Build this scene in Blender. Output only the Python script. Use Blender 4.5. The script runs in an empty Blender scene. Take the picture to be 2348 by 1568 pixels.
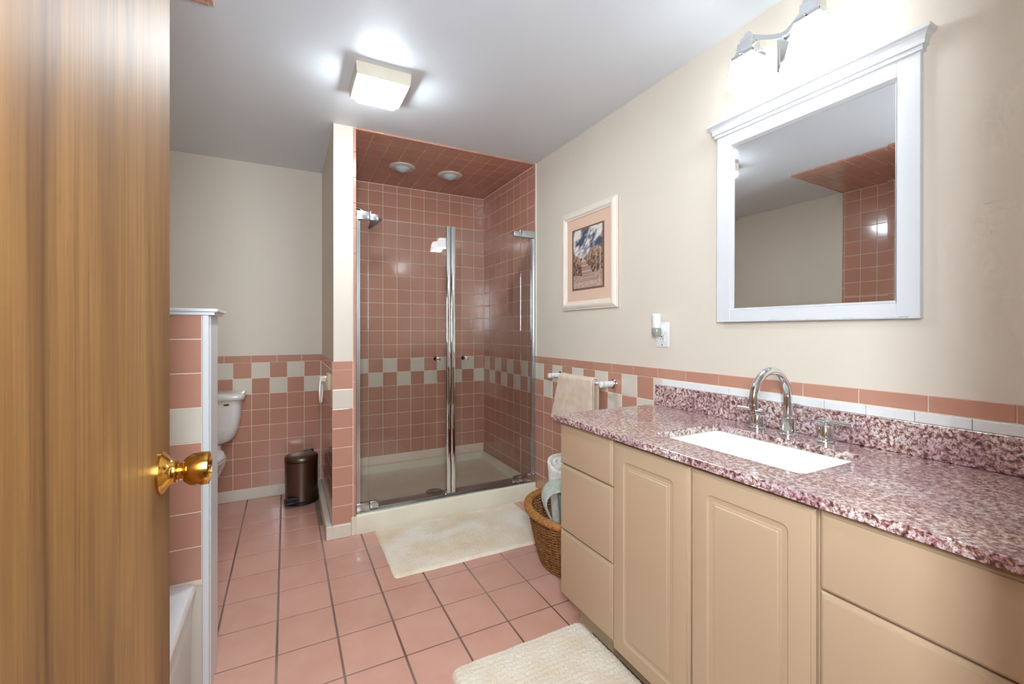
import bpy, bmesh, math, random
from math import sin, cos, pi, radians, sqrt, atan2
from mathutils import Vector, Matrix, noise as mnoise
random.seed(7)
C = bpy.context.scene.collection
SC = bpy.context.scene

# ------------------------------------------------------------------ camera, world, lights, exposure
cam = bpy.data.objects.new('camera', bpy.data.cameras.new('camera'))
C.objects.link(cam)
cam.location = (0, 0, 1.22)
cam.rotation_euler = (pi / 2, 0, -radians(27.29))
cam.data.sensor_width = 36
cam.data.lens = 1004 / 2348 * 36
cam.data.shift_y = -26 / 2348.0
cam.data.clip_start = 0.01
SC.camera = cam
w = bpy.data.worlds.new('world'); SC.world = w; w.use_nodes = True
w.node_tree.nodes['Background'].inputs[0].default_value = (0.75, 0.8, 0.85, 1)
w.node_tree.nodes['Background'].inputs[1].default_value = 0.6
SC.view_settings.view_transform = 'Standard'
SC.view_settings.look = 'None'
SC.view_settings.exposure = 1.74
SC.view_settings.gamma = 1.0
SC.view_settings.use_curve_mapping = False
SC.cycles.use_denoising = True
SC.cycles.max_bounces = 7
SC.cycles.diffuse_bounces = 4
SC.cycles.glossy_bounces = 4
SC.cycles.transparent_max_bounces = 12
SC.cycles.use_adaptive_sampling = True
SC.cycles.adaptive_threshold = 0.08
SC.cycles.adaptive_min_samples = 12
SC.cycles.caustics_reflective = False
SC.cycles.caustics_refractive = False
SC.cycles.sample_clamp_indirect = 6
L_CEIL = 31.0      # diffuser emission of the ceiling light
L_SCONCE = 3.9    # shade emission of the sconce
L_FILL = 15.0      # added fill light just behind the camera (W)
def area(name, loc, target, size, power, col):
    ld = bpy.data.lights.new(name, 'AREA'); ld.shape = 'RECTANGLE'; ld.size, ld.size_y = size
    ld.energy = power; ld.color = col
    o = bpy.data.objects.new(name, ld); C.objects.link(o); o.location = loc
    o.rotation_euler = (Vector(target) - Vector(loc)).to_track_quat('-Z', 'Y').to_euler()
    return o
area('camera_fill', (-0.03, -0.12, 1.62), (0.75, 1.9, 1.45), (0.24, 0.8), L_FILL, (0.84, 0.96, 1.06))  # unseen fill panel added in the doorway to brighten the room

# ------------------------------------------------------------------ materials
def lin(c):
    return tuple(((x / 255) / 12.92 if x / 255 <= 0.04045 else ((x / 255 + 0.055) / 1.055) ** 2.4) for x in c) + (1,)
def mat(name, col, rough=0.5, metal=0.0, var=0.0, noise=None, bump=None, coat=0.0, spec=0.5, sheen=0.0, emit=None, aniso=None):
    m = bpy.data.materials.new(name); m.use_nodes = True
    nt = m.node_tree; N = nt.nodes; Lk = nt.links; b = N['Principled BSDF']
    b.inputs['Base Color'].default_value = lin(col)
    b.inputs['Roughness'].default_value = rough; b.inputs['Metallic'].default_value = metal
    b.inputs['Coat Weight'].default_value = coat; b.inputs['Specular IOR Level'].default_value = spec
    b.inputs['Coat Roughness'].default_value = 0.06
    b.inputs['Sheen Weight'].default_value = sheen
    src = None
    if noise or bump:
        tc = N.new('ShaderNodeNewGeometry')
    if noise:   # (scale, color2, detail)
        n = N.new('ShaderNodeTexNoise'); n.inputs['Scale'].default_value = noise[0]; n.inputs['Detail'].default_value = 5
        Lk.new(tc.outputs['Position'], n.inputs['Vector'])
        r = N.new('ShaderNodeValToRGB'); r.color_ramp.elements[0].position = 0.35; r.color_ramp.elements[1].position = 0.68
        r.color_ramp.elements[0].color = lin(noise[1]); r.color_ramp.elements[1].color = lin(col)
        Lk.new(n.outputs['Fac'], r.inputs['Fac']); src = r.outputs['Color']
    if var:
        oi = N.new('ShaderNodeObjectInfo'); mr = N.new('ShaderNodeMapRange')
        mr.inputs['To Min'].default_value = 1 - var; mr.inputs['To Max'].default_value = 1 + var * 0.6
        Lk.new(oi.outputs['Random'], mr.inputs['Value'])
        hs = N.new('ShaderNodeHueSaturation'); hs.inputs['Color'].default_value = lin(col)
        if src: Lk.new(src, hs.inputs['Color'])
        Lk.new(mr.outputs['Result'], hs.inputs['Value']); src = hs.outputs['Color']
    if src: Lk.new(src, b.inputs['Base Color'])
    if bump:    # (scale, strength, distance)
        n2 = N.new('ShaderNodeTexNoise'); n2.inputs['Scale'].default_value = bump[0]; n2.inputs['Detail'].default_value = 4
        Lk.new(tc.outputs['Position'], n2.inputs['Vector'])
        bp = N.new('ShaderNodeBump'); bp.inputs['Strength'].default_value = bump[1]; bp.inputs['Distance'].default_value = bump[2]
        Lk.new(n2.outputs['Fac'], bp.inputs['Height']); Lk.new(bp.outputs['Normal'], b.inputs['Normal'])
    if emit:
        b.inputs['Emission Color'].default_value = lin(emit[0]); b.inputs['Emission Strength'].default_value = emit[1]
    return m
def wood_mat():
    m = bpy.data.materials.new('door_wood'); m.use_nodes = True
    nt = m.node_tree; N = nt.nodes; L = nt.links; b = N['Principled BSDF']
    tc = N.new('ShaderNodeTexCoord')
    def nz(sy, sz, scale, det, dist=0.0, rough=0.5):
        mp = N.new('ShaderNodeMapping'); mp.inputs['Scale'].default_value = (1, sy, sz); L.new(tc.outputs['Object'], mp.inputs['Vector'])
        n = N.new('ShaderNodeTexNoise'); n.inputs['Scale'].default_value = scale; n.inputs['Detail'].default_value = det
        n.inputs['Distortion'].default_value = dist; n.inputs['Roughness'].default_value = rough
        L.new(mp.outputs['Vector'], n.inputs['Vector']); return n
    def ramp(n, *st):
        r = N.new('ShaderNodeValToRGB'); e = r.color_ramp.elements
        e[0].position, e[0].color = st[0]; e[1].position, e[1].color = st[-1]
        for p, c in st[1:-1]:
            x = e.new(p); x.color = c
        L.new(n.outputs['Fac'], r.inputs['Fac']); return r
    def mul(a_, b_, f):
        x = N.new('ShaderNodeMixRGB'); x.blend_type = 'MULTIPLY'; x.inputs['Fac'].default_value = f
        L.new(a_.outputs['Color'], x.inputs['Color1']); L.new(b_.outputs['Color'], x.inputs['Color2']); return x
    broad = ramp(nz(5.0, 0.7, 1.3, 3, 0.4), (0.30, lin((116, 78, 38))), (0.5, lin((150, 107, 56))), (0.70, lin((176, 132, 78))))
    fibre = nz(95, 2.2, 1.6, 6, 0.15, 0.62)
    fine = ramp(fibre, (0.30, (0.66, 0.60, 0.54, 1)), (0.62, (1, 1, 1, 1)))
    mid = ramp(nz(26, 1.0, 1.5, 4, 0.6), (0.34, (0.74, 0.68, 0.62, 1)), (0.56, (1, 1, 1, 1)))
    W = (1, 1, 1, 1)
    line = ramp(nz(3.4, 0.55, 1.25, 1, 0.5), (0.425, W), (0.445, (0.50, 0.42, 0.37, 1)), (0.475, W))
    pore = ramp(nz(300, 14, 1.7, 2), (0.26, (0.45, 0.38, 0.32, 1)), (0.33, W))
    c = mul(mul(mul(mul(broad, mid, 0.5), fine, 0.95), line, 0.75), pore, 0.7)
    L.new(c.outputs['Color'], b.inputs['Base Color'])
    b.inputs['Roughness'].default_value = 0.5
    bp = N.new('ShaderNodeBump'); bp.inputs['Strength'].default_value = 0.1; bp.inputs['Distance'].default_value = 0.001
    L.new(fibre.outputs['Fac'], bp.inputs['Height']); L.new(bp.outputs['Normal'], b.inputs['Normal'])
    return m
def granite_mat():
    m = bpy.data.materials.new('granite'); m.use_nodes = True
    nt = m.node_tree; N = nt.nodes; L = nt.links; b = N['Principled BSDF']
    tc = N.new('ShaderNodeNewGeometry')
    def nz(scale, det, dist=0.0):
        n = N.new('ShaderNodeTexNoise'); n.inputs['Scale'].default_value = scale; n.inputs['Detail'].default_value = det
        n.inputs['Distortion'].default_value = dist; n.inputs['Roughness'].default_value = 0.6
        L.new(tc.outputs['Position'], n.inputs['Vector']); return n
    a = nz(92, 5, 0.6); r = N.new('ShaderNodeValToRGB'); e = r.color_ramp.elements
    e[0].position = 0.36; e[0].color = lin((74, 42, 48)); e[1].position = 0.64; e[1].color = lin((244, 236, 234))
    x = e.new(0.44); x.color = lin((156, 106, 98)); x = e.new(0.53); x.color = lin((216, 188, 180))
    L.new(a.outputs['Fac'], r.inputs['Fac'])
    c = nz(225, 3); r2 = N.new('ShaderNodeValToRGB'); e = r2.color_ramp.elements
    e[0].position = 0.36; e[0].color = lin((52, 34, 40)); e[1].position = 0.46; e[1].color = (1, 1, 1, 1)
    L.new(c.outputs['Fac'], r2.inputs['Fac'])
    mx = N.new('ShaderNodeMixRGB'); mx.blend_type = 'MULTIPLY'; mx.inputs['Fac'].default_value = 0.85
    L.new(r.outputs['Color'], mx.inputs['Color1']); L.new(r2.outputs['Color'], mx.inputs['Color2'])
    d = nz(9, 3); r3 = N.new('ShaderNodeValToRGB'); e = r3.color_ramp.elements
    e[0].position = 0.38; e[0].color = lin((226, 208, 220)); e[1].position = 0.55; e[1].color = (1, 1, 1, 1)
    L.new(d.outputs['Fac'], r3.inputs['Fac'])
    mx2 = N.new('ShaderNodeMixRGB'); mx2.blend_type = 'MULTIPLY'; mx2.inputs['Fac'].default_value = 1
    L.new(mx.outputs['Color'], mx2.inputs['Color1']); L.new(r3.outputs['Color'], mx2.inputs['Color2'])
    L.new(mx2.outputs['Color'], b.inputs['Base Color'])
    b.inputs['Roughness'].default_value = 0.30; b.inputs['Specular IOR Level'].default_value = 0.9
    b.inputs['Coat Weight'].default_value = 1.0; b.inputs['Coat Roughness'].default_value = 0.16; b.inputs['Coat IOR'].default_value = 1.75
    bp = N.new('ShaderNodeBump'); bp.inputs['Strength'].default_value = 0.25; bp.inputs['Distance'].default_value = 0.001
    L.new(c.outputs['Fac'], bp.inputs['Height']); L.new(bp.outputs['Normal'], b.inputs['Normal'])
    return m
def glass_mat(name, tint, ior=1.5):
    m = bpy.data.materials.new(name); m.use_nodes = True
    nt = m.node_tree; N = nt.nodes; L = nt.links
    N.remove(N['Principled BSDF']); out = N['Material Output']
    t = N.new('ShaderNodeBsdfTransparent'); t.inputs[0].default_value = lin(tint)
    g = N.new('ShaderNodeBsdfGlossy'); g.inputs['Roughness'].default_value = 0.015
    f = N.new('ShaderNodeFresnel'); f.inputs['IOR'].default_value = ior
    mx = N.new('ShaderNodeMixShader'); L.new(f.outputs[0], mx.inputs[0]); L.new(t.outputs[0], mx.inputs[1]); L.new(g.outputs[0], mx.inputs[2])
    L.new(mx.outputs[0], out.inputs['Surface'])
    return m
def vcol_mat(name, rough=0.6):
    m = bpy.data.materials.new(name); m.use_nodes = True
    b = m.node_tree.nodes['Principled BSDF']; a = m.node_tree.nodes.new('ShaderNodeVertexColor'); a.layer_name = 'Col'
    m.node_tree.links.new(a.outputs['Color'], b.inputs['Base Color']); b.inputs['Roughness'].default_value = rough
    return m
def rug_mat(name, c1, c2, scale):
    return mat(name, c1, 0.95, noise=(scale, c2), bump=(420, 0.6, 0.003), sheen=0.3)

WALL = mat('wall_paint', (221, 209, 193), 0.55, bump=(70, 0.08, 0.002))
CEIL = mat('ceiling_paint', (219, 222, 226), 0.45, bump=(60, 0.08, 0.002))
WHITE = mat('white_paint', (214, 215, 216), 0.35, bump=(40, 0.05, 0.001))
TRIMW = mat('trim_paint', (224, 215, 200), 0.35)
PINK = mat('pink_tile', (194, 142, 121), 0.13, var=0.05, coat=0.25)
CREAMT = mat('cream_tile', (222, 212, 196), 0.13, var=0.02, coat=0.25)
LINER = mat('white_liner_tile', (232, 231, 229), 0.2, coat=0.2)
GROUT = mat('wall_grout', (238, 216, 198), 0.85)
FTILE = mat('floor_tile', (212, 163, 144), 0.30, var=0.04, noise=(7, (205, 154, 135)), coat=0.1)
FGROUT = mat('floor_grout', (168, 150, 134), 0.9, noise=(1.1, (104, 70, 56)))
CAB = mat('cabinet_paint', (188, 161, 131), 0.38, bump=(50, 0.06, 0.001))
CABIN = mat('toe_kick_paint', (190, 172, 140), 0.5)  # plain toe kick colour, slightly lighter than the cabinet paint
GRAN = granite_mat()
WOOD = wood_mat()
CHROME = mat('chrome', (225, 228, 230), 0.07, 1.0)
CHROMEB = mat('brushed_chrome', (205, 212, 215), 0.22, 1.0)
BRASS = mat('brass', (224, 172, 84), 0.14, 1.0)
GLASS = glass_mat('shower_glass', (252, 253, 252), 1.45)
PORC = mat('porcelain', (226, 222, 216), 0.12, coat=0.4)
SINKM = mat('sink_porcelain', (238, 242, 232), 0.12, coat=0.4)
PAN = mat('shower_pan', (236, 229, 208), 0.28, noise=(6, (228, 220, 198)))
TUBM = mat('tub_enamel', (232, 232, 232), 0.16, coat=0.3)
MIRROR = mat('mirror_silver', (236, 238, 238), 0.012, 1.0)
BLACK = mat('black_plastic', (22, 22, 24), 0.4)
DARK = mat('dark_gap', (30, 26, 24), 0.7)
BRONZE = mat('bin_steel', (118, 100, 88), 0.34, 1.0)
WICK = mat('wicker', (196, 134, 68), 0.45, noise=(60, (140, 88, 38)))
WICKB = mat('wicker_weave', (176, 120, 62), 0.55, noise=(50, (112, 70, 34)))
TOWEL = mat('peach_terry', (232, 214, 194), 0.95, noise=(28, (224, 196, 168)), bump=(520, 0.8, 0.003), sheen=0.3)
TGREEN = mat('sage_terry', (190, 200, 186), 0.95, noise=(40, (166, 172, 152)), bump=(480, 0.8, 0.003), sheen=0.3)
TGREY = mat('pale_terry', (232, 230, 224), 0.95, noise=(40, (212, 204, 190)), bump=(480, 0.8, 0.003), sheen=0.3)
RUG1M = rug_mat('rug_pile', (246, 233, 216), (232, 208, 172), 5)
RUG2M = rug_mat('rug_pile_cream', (238, 225, 205), (228, 208, 182), 9)
PLAST = mat('white_plastic', (236, 236, 234), 0.3)
FRAMEP = mat('picture_frame_white', (238, 224, 208), 0.3)
MATB = mat('mat_board', (224, 190, 166), 0.8)
MATD = mat('mat_dark', (122, 90, 74), 0.8)
LENS = mat('lamp_diffuser', (255, 250, 240), 0.3, emit=((230, 243, 251), L_CEIL))
SHADE = mat('sconce_glass', (255, 252, 248), 0.3, emit=((230, 243, 251), L_SCONCE))
HOUSE = mat('lamp_housing', (226, 216, 196), 0.4)
DOME = mat('frosted_dome', (196, 204, 206), 0.2, coat=0.3)
CAULK = mat('caulk', (236, 226, 214), 0.6)

# ------------------------------------------------------------------ helpers
WL = {}   # world location of every object's origin
def origin(o):
    return WL.get(o.name, Vector((0, 0, 0)))
def tag(o, label=None, cat=None, group=None, kind=None):
    if label: o['label'] = label
    if cat: o['category'] = cat
    if group: o['group'] = group
    if kind: o['kind'] = kind
    return o
def empty(name, loc, label, cat, group=None, kind=None):
    o = bpy.data.objects.new(name, None); C.objects.link(o); o.location = loc; o.empty_display_size = 0.05
    WL[o.name] = Vector(loc)
    return tag(o, label, cat, group, kind)
def fin(name, bm, m, parent=None, smooth=False, normals=True, angle=None):
    if normals: bmesh.ops.recalc_face_normals(bm, faces=bm.faces)
    xs = [v.co.copy() for v in bm.verts]
    lo = Vector([min(v[i] for v in xs) for i in range(3)]); hi = Vector([max(v[i] for v in xs) for i in range(3)])
    c = (lo + hi) / 2
    if parent is None: c.z = lo.z
    bmesh.ops.translate(bm, verts=bm.verts, vec=-c)
    me = bpy.data.meshes.new(name); bm.to_mesh(me); bm.free()
    for mm in (m if isinstance(m, (list, tuple)) else [m]): me.materials.append(mm)
    if smooth:
        for p in me.polygons: p.use_smooth = True
        me.set_sharp_from_angle(angle=radians(angle or 40))
    o = bpy.data.objects.new(name, me); C.objects.link(o)
    WL[o.name] = c
    o.location = c - (origin(parent) if parent else Vector((0, 0, 0)))
    if parent: o.parent = parent
    return o
def box(bm, x0, x1, y0, y1, z0, z1, bev=0, seg=1):
    r = bmesh.ops.create_cube(bm, size=1)
    vs = r['verts']
    bmesh.ops.scale(bm, vec=(abs(x1 - x0), abs(y1 - y0), abs(z1 - z0)), verts=vs)
    bmesh.ops.translate(bm, vec=((x0 + x1) / 2, (y0 + y1) / 2, (z0 + z1) / 2), verts=vs)
    if bev:
        es = list({e for v in vs for e in v.link_edges})
        bmesh.ops.bevel(bm, geom=es, offset=bev, segments=seg, affect='EDGES', profile=0.5)
def bbox(name, m, parent, x0, x1, y0, y1, z0, z1, bev=0, seg=1, **k):
    bm = bmesh.new(); box(bm, x0, x1, y0, y1, z0, z1, bev, seg)
    return fin(name, bm, m, parent, smooth=seg > 1, **k)
def rings(bm, rs, cap0=True, cap1=True, closed=True):
    vr = [[bm.verts.new(p) for p in r] for r in rs]
    n = len(rs[0])
    for a, b in zip(vr[:-1], vr[1:]):
        for i in range(n if closed else n - 1):
            j = (i + 1) % n
            try: bm.faces.new((a[i], a[j], b[j], b[i]))
            except ValueError: pass
    if cap0: bm.faces.new(vr[0][::-1])
    if cap1: bm.faces.new(vr[-1])
    return vr
def rrect(a0, a1, b0, b1, r, n=5):
    r = max(r, 1e-5); out = []
    for cx_, cy_, s in ((a1 - r, b1 - r, 0), (a0 + r, b1 - r, 1), (a0 + r, b0 + r, 2), (a1 - r, b0 + r, 3)):
        for i in range(n + 1):
            t = (s + i / n) * pi / 2
            out.append((cx_ + r * cos(t), cy_ + r * sin(t)))
    return out
def tube(bm, pts, r, n=10, cap=True, flat=1.0):
    pts = [Vector(p) for p in pts]; rs = []
    T0 = (pts[1] - pts[0]).normalized()
    up = Vector((0, 0, 1)) if abs(T0.z) < 0.9 else Vector((1, 0, 0))
    nrm = T0.cross(up).normalized()
    for i, p in enumerate(pts):
        t = (pts[min(i + 1, len(pts) - 1)] - pts[max(i - 1, 0)]).normalized()
        nrm = (nrm - t * nrm.dot(t)).normalized(); b = t.cross(nrm)
        ri = r[i] if isinstance(r, (list, tuple)) else r
        rs.append([p + nrm * cos(2 * pi * k / n) * ri + b * sin(2 * pi * k / n) * ri * flat for k in range(n)])
    rings(bm, rs, cap, cap)
def lathe(bm, prof, c, axis='z', n=32, cap0=True, cap1=True, sx=1.0, sy=1.0):
    rs = []
    for r, h in prof:
        ring = []
        for k in range(n):
            t = 2 * pi * k / n; a, b = r * cos(t) * sx, r * sin(t) * sy
            if axis == 'z': p = (c[0] + a, c[1] + b, c[2] + h)
            elif axis == 'x': p = (c[0] + h, c[1] + a, c[2] + b)
            else: p = (c[0] + a, c[1] + h, c[2] + b)
            ring.append(p)
        rs.append(ring)
    rings(bm, rs, cap0, cap1)
def lathe_obj(name, m, parent, prof, c, axis='z', n=32, angle=35, **k):
    bm = bmesh.new(); lathe(bm, prof, c, axis, n, **k)
    return fin(name, bm, m, parent, smooth=True, angle=angle)

# --- tiles: shared bevelled meshes placed one by one
TM = {}
def tile_mesh(w_, h_, t, m):
    key = (round(w_, 4), round(h_, 4), t, m.name)
    if key not in TM:
        bm = bmesh.new(); i = 0.0012
        r0 = [(-w_/2, -h_/2, 0), (w_/2, -h_/2, 0), (w_/2, h_/2, 0), (-w_/2, h_/2, 0)]
        r1 = [(x, y, t - 0.0010) for x, y, _ in r0]
        r2 = [(x - math.copysign(i, x), y - math.copysign(i, y), t) for x, y, _ in r0]
        rings(bm, [r0, r1, r2])
        bmesh.ops.recalc_face_normals(bm, faces=bm.faces)
        me = bpy.data.meshes.new('tile'); bm.to_mesh(me); bm.free(); me.materials.append(m); TM[key] = me
    return TM[key]
def put_tile(name, parent, base, U, V, u0, u1, v0, v1, m, gap=0.0036, t=0.007):
    """one tile between grid lines on the plane base + u*U + v*V; outward normal U x V"""
    if u1 - u0 < 0.012 or v1 - v0 < 0.012: return
    me = tile_mesh(u1 - u0 - gap, v1 - v0 - gap, t, m)
    o = bpy.data.objects.new(name, me); C.objects.link(o)
    p = Vector(base) + U * (u0 + u1) / 2 + V * (v0 + v1) / 2
    W = U.cross(V)
    M = Matrix((U, V, W)).transposed().to_4x4(); M.translation = p - origin(parent)
    o.matrix_local = M; o.parent = parent
    return o
def grid(name, parent, base, U, V, us, vs, mf, gap=0.0036, t=0.007):
    for i in range(len(us) - 1):
        for j in range(len(vs) - 1):
            m = mf(i, j, (us[i] + us[i + 1]) / 2, (vs[j] + vs[j + 1]) / 2)
            if m: put_tile(name, parent, base, U, V, us[i], us[i + 1], vs[j], vs[j + 1], m, gap, t)
def span(a, b, start, pitch):
    """grid lines within [a,b] on start + k*pitch"""
    k = math.ceil((a - start) / pitch + 1e-6); out = [a]
    while start + k * pitch < b - 1e-4:
        x = start + k * pitch
        if x - out[-1] > 0.012: out.append(x)
        else: out[-1] = x if len(out) > 1 else out[-1]
        k += 1
    out.append(b); return out
X_, Y_, Z_ = Vector((1, 0, 0)), Vector((0, 1, 0)), Vector((0, 0, 1))

# ------------------------------------------------------------------ levels
H = 2.44
XR = 1.626; XT = XR - 0.007       # right wall paint, tile face
XL = -1.05                        # left wall
YB = 3.695                        # back wall behind the toilet
YSB = 3.724                       # back wall of the shower
YF = 0.135                        # front (door) wall, room side
P = 0.1146; Z0 = 0.988            # wall tile pitch, top of the field tiles
ZROW = [0.070 + 0.0] + [Z0 - P * k for k in range(7, -1, -1)]   # 0.07 .. 0.988
ZROW = [0.078] + [Z0 - P * k for k in range(7, -1, -1)]
ZSH = [Z0 + 0.1152 * k for k in range(1, 13)] + [H - 0.010]

# ------------------------------------------------------------------ floor
floor = tag(bbox('floor', FGROUT, None, -1.9, 2.3, -2.4, 3.9, -0.1, -0.0035), 'pink ceramic tiled floor with brown grout lines', 'floor', kind='structure')
fx = span(XL, 1.62, 1.045, 0.2153); fy = span(0.135, 3.70, 1.645, 0.2243)
def fm(i, j, u, v):
    if u > 0.38 and v > 2.80: return None
    if 0.245 < u < 0.40 and v > 2.9: return None
    if u > 1.12 and v < 1.42: return None
    if u < -0.30 and v < 1.70: return None
    return FTILE
grid('floor_tile', floor, (0, 0, -0.007), X_, Y_, fx, fy, fm, gap=0.008, t=0.007)

# ------------------------------------------------------------------ ceiling and its tiled soffits
ceiling = tag(bbox('ceiling', CEIL, None, -1.9, 2.3, -2.4, 3.9, H, H + 0.1), 'pale grey painted ceiling', 'ceiling', kind='structure')
bbox('grout', GROUT, ceiling, 0.36, 1.626, 2.766, 3.724, H - 0.0055, H)
bbox('grout', GROUT, ceiling, XL, -0.240, YF, 1.970, H - 0.0055, H)
grid('ceiling_tile', ceiling, (0, 0, H), Y_, X_, span(2.80, 3.717, 2.80, 0.115), span(0.373, 1.618, 1.64 - 0.1155 * 11, 0.1155), lambda *a: PINK)
grid('ceiling_tile', ceiling, (0, 0, H), Y_, X_, span(YF, 1.955, 1.957 - 0.115 * 20, 0.115), span(XL, -0.255, -0.255 - 0.115 * 10, 0.115), lambda *a: PINK)
# bullnose edging of the soffits
for x in [0.373 + 0.1555 * k for k in range(8)]:
    put_tile('edge_tile', ceiling, (0, 0, H), Y_, X_, 2.764, 2.799, x, x + 0.1555, PINK, t=0.010)
for x in [XL + 0.159 * k for k in range(5)]:
    put_tile('edge_tile', ceiling, (0, 0, H), Y_, X_, 1.955, 1.972, x, x + 0.159, PINK, t=0.009)
for y in [YF + 0.1524 * k for k in range(12)]:
    put_tile('edge_tile', ceiling, (0, 0, H), Y_, X_, y, y + 0.1516, -0.256, -0.238, PINK, t=0.009)

# ------------------------------------------------------------------ right wall
wr = tag(bbox('wall_right', WALL, None, XR, XR + 0.12, -0.0, 3.84, -0.05, H), 'beige painted right wall with pink tile wainscot', 'wall', kind='structure')
bbox('grout', GROUT, wr, XR - 0.0055, XR, YF, YSB, 0.0, 1.034)
bbox('grout', GROUT, wr, XR - 0.0055, XR, 2.768, YSB, 1.034, H)
yr = span(1.50, 3.717, 2.766, 0.1158)
def chk(y, row):   # checker: row 1 = upper, 0 = lower
    k = int(round((3.576 + 0.0577 - y) / 0.1158))
    return CREAMT if (k + row) % 2 == 1 else PINK
def wr_m(i, j, u, v):
    if Z0 - P < v < Z0: return chk(u, 1)
    if Z0 - 2 * P < v < Z0 - P: return chk(u, 0)
    return PINK
# U x V must point to -X:  U = Z, V = Y
grid('tile', wr, (XR, 0, 0), Z_, Y_, ZROW, yr, lambda i, j, u, v: wr_m(i, j, v, u))
ysh = [y for y in yr if y > 2.76]
grid('tile', wr, (XR, 0, 0), Z_, Y_, [Z0] + ZSH, ysh, lambda i, j, u, v: PINK)
k = 0; y = 2.766
while y > YF + 0.02:
    y1 = max(y - 0.1695, YF)
    put_tile('cap_tile', wr, (XR, 0, 0), Z_, Y_, Z0, 1.037, y1, y, PINK, t=0.009); y = y1
y = 1.546
while y > YF + 0.02:
    y1 = max(y - 0.1195, YF)
    put_tile('liner_tile', wr, (XR, 0, 0), Z_, Y_, 0.956, 0.9865, y1, y, LINER, gap=0.0015, t=0.016); y = y1
bbox('caulk_bead', CAULK, wr, XT - 0.0005, XR, 2.760, 2.769, 1.036, H - 0.001)

# ------------------------------------------------------------------ shower back wall
ws = tag(bbox('wall_shower', WALL, None, 0.30, XR, YSB, YSB + 0.12, -0.05, H), 'pink tiled back wall of the shower with checkered band', 'wall', kind='structure')
bbox('grout', GROUT, ws, 0.367, XR, YSB - 0.0055, YSB, 0.0, H)
xs = span(0.373, 1.620, 1.6405 - 0.1158 * 11, 0.1158)
def ws_m(i, j, u, v):
    kk = int(round((1.5826 - u) / 0.1158))
    if Z0 - P < v < Z0: return CREAMT if kk % 2 == 1 else PINK
    if Z0 - 2 * P < v < Z0 - P: return CREAMT if kk % 2 == 0 else PINK
    return PINK
grid('tile', ws, (0, YSB, 0), X_, Z_, xs, ZROW[1:] + ZSH, ws_m)

# ------------------------------------------------------------------ back wall behind the toilet
wb = tag(bbox('wall_back', WALL, None, XL - 0.1, 0.30, YB, YB + 0.14, -0.05, H), 'beige back wall behind the toilet with tile wainscot', 'wall', kind='structure')
bbox('grout', GROUT, wb, XL, 0.246, YB - 0.0055, YB, 0.0, 1.036)
xb = span(XL, 0.240, 0.008, 0.1150)
def wb_m(i, j, u, v):
    kk = int(math.floor((u - 0.008) / 0.1150))
    if Z0 - P < v < Z0: return CREAMT if kk % 2 == 0 else PINK
    if Z0 - 2 * P < v < Z0 - P: return CREAMT if kk % 2 == 1 else PINK
    return PINK
grid('tile', wb, (0, YB, 0), X_, Z_, xb, ZROW, wb_m)
grid('cap_tile', wb, (0, YB, 0), X_, Z_, span(XL, 0.240, 0.105, 0.165), [Z0, 1.040], lambda *a: PINK, t=0.009)
tag(bbox('baseboard_back', TRIMW, None, XL, 0.225, YB - 0.016, YB, 0.0, 0.078, 0.003), 'cream baseboard along the wall behind the toilet', 'baseboard', kind='structure')

# ------------------------------------------------------------------ divider between toilet and shower
wd = tag(bbox('wall_divider', WALL, None, 0.247, 0.366, 2.767, YB + 0.02, -0.05, H), 'narrow painted dividing wall between toilet and shower', 'wall', kind='structure')
bbox('grout', GROUT, wd, 0.2415, 0.247, 2.767, YB, 0.0, 1.036)
bbox('grout', GROUT, wd, 0.2415, 0.3665, 2.7615, 2.767, 0.0, 1.036)
bbox('grout', GROUT, wd, 0.366, 0.3715, 2.764, YSB, 0.0, H)
yd = span(2.790, YB - 0.007, 2.790, 0.1155)
def wd_m(i, j, u, v):
    if Z0 - P < u < Z0: return CREAMT if j % 2 == 1 else PINK
    if Z0 - 2 * P < u < Z0 - P: return CREAMT if j % 2 == 0 else PINK
    return PINK
grid('tile', wd, (0.247, 0, 0), Z_, Y_, ZROW, yd, wd_m)
grid('edge_tile', wd, (0.247, 0, 0), Z_, Y_, span(0.078, 1.036, 0.078, 0.152), [2.762, 2.790], lambda *a: PINK)
grid('cap_tile', wd, (0.247, 0, 0), Z_, Y_, [Z0, 1.040], span(2.79, YB - 0.007, 2.79, 0.168), lambda *a: PINK, t=0.009)
grid('tile', wd, (0, 2.767, 0), X_, Z_, [0.2405, 0.3555], ZROW, lambda i, j, u, v: CREAMT if Z0 - 2 * P < v < Z0 - P else PINK)
put_tile('cap_tile', wd, (0, 2.767, 0), X_, Z_, 0.2405, 0.3555, Z0, 1.040, PINK, t=0.009)
grid('edge_tile', wd, (0, 2.767, 0), X_, Z_, [0.3565, 0.3735], span(0.10, H - 0.004, 0.30, 0.153), lambda *a: PINK, gap=0.0025, t=0.010)
# shower side, facing +X: U = Y, V = Z
grid('tile', wd, (0.366, 0, 0), Y_, Z_, span(2.774, 3.717, 2.774, 0.1158), ZROW[1:] + ZSH,
     lambda i, j, u, v: (CREAMT if i % 2 == 0 else PINK) if Z0 - P < v < Z0 else ((CREAMT if i % 2 == 1 else PINK) if Z0 - 2 * P < v < Z0 - P else PINK))
bm = bmesh.new()   # L-shaped baseboard
box(bm, 0.207, 0.241, 2.745, YB - 0.016, 0.0, 0.078, 0.003); box(bm, 0.2405, 0.343, 2.7455, 2.760, 0.0, 0.0775, 0.003)
tag(fin('baseboard_divider', bm, TRIMW), 'white baseboard wrapping the foot of the dividing wall', 'baseboard', kind='structure')

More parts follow.
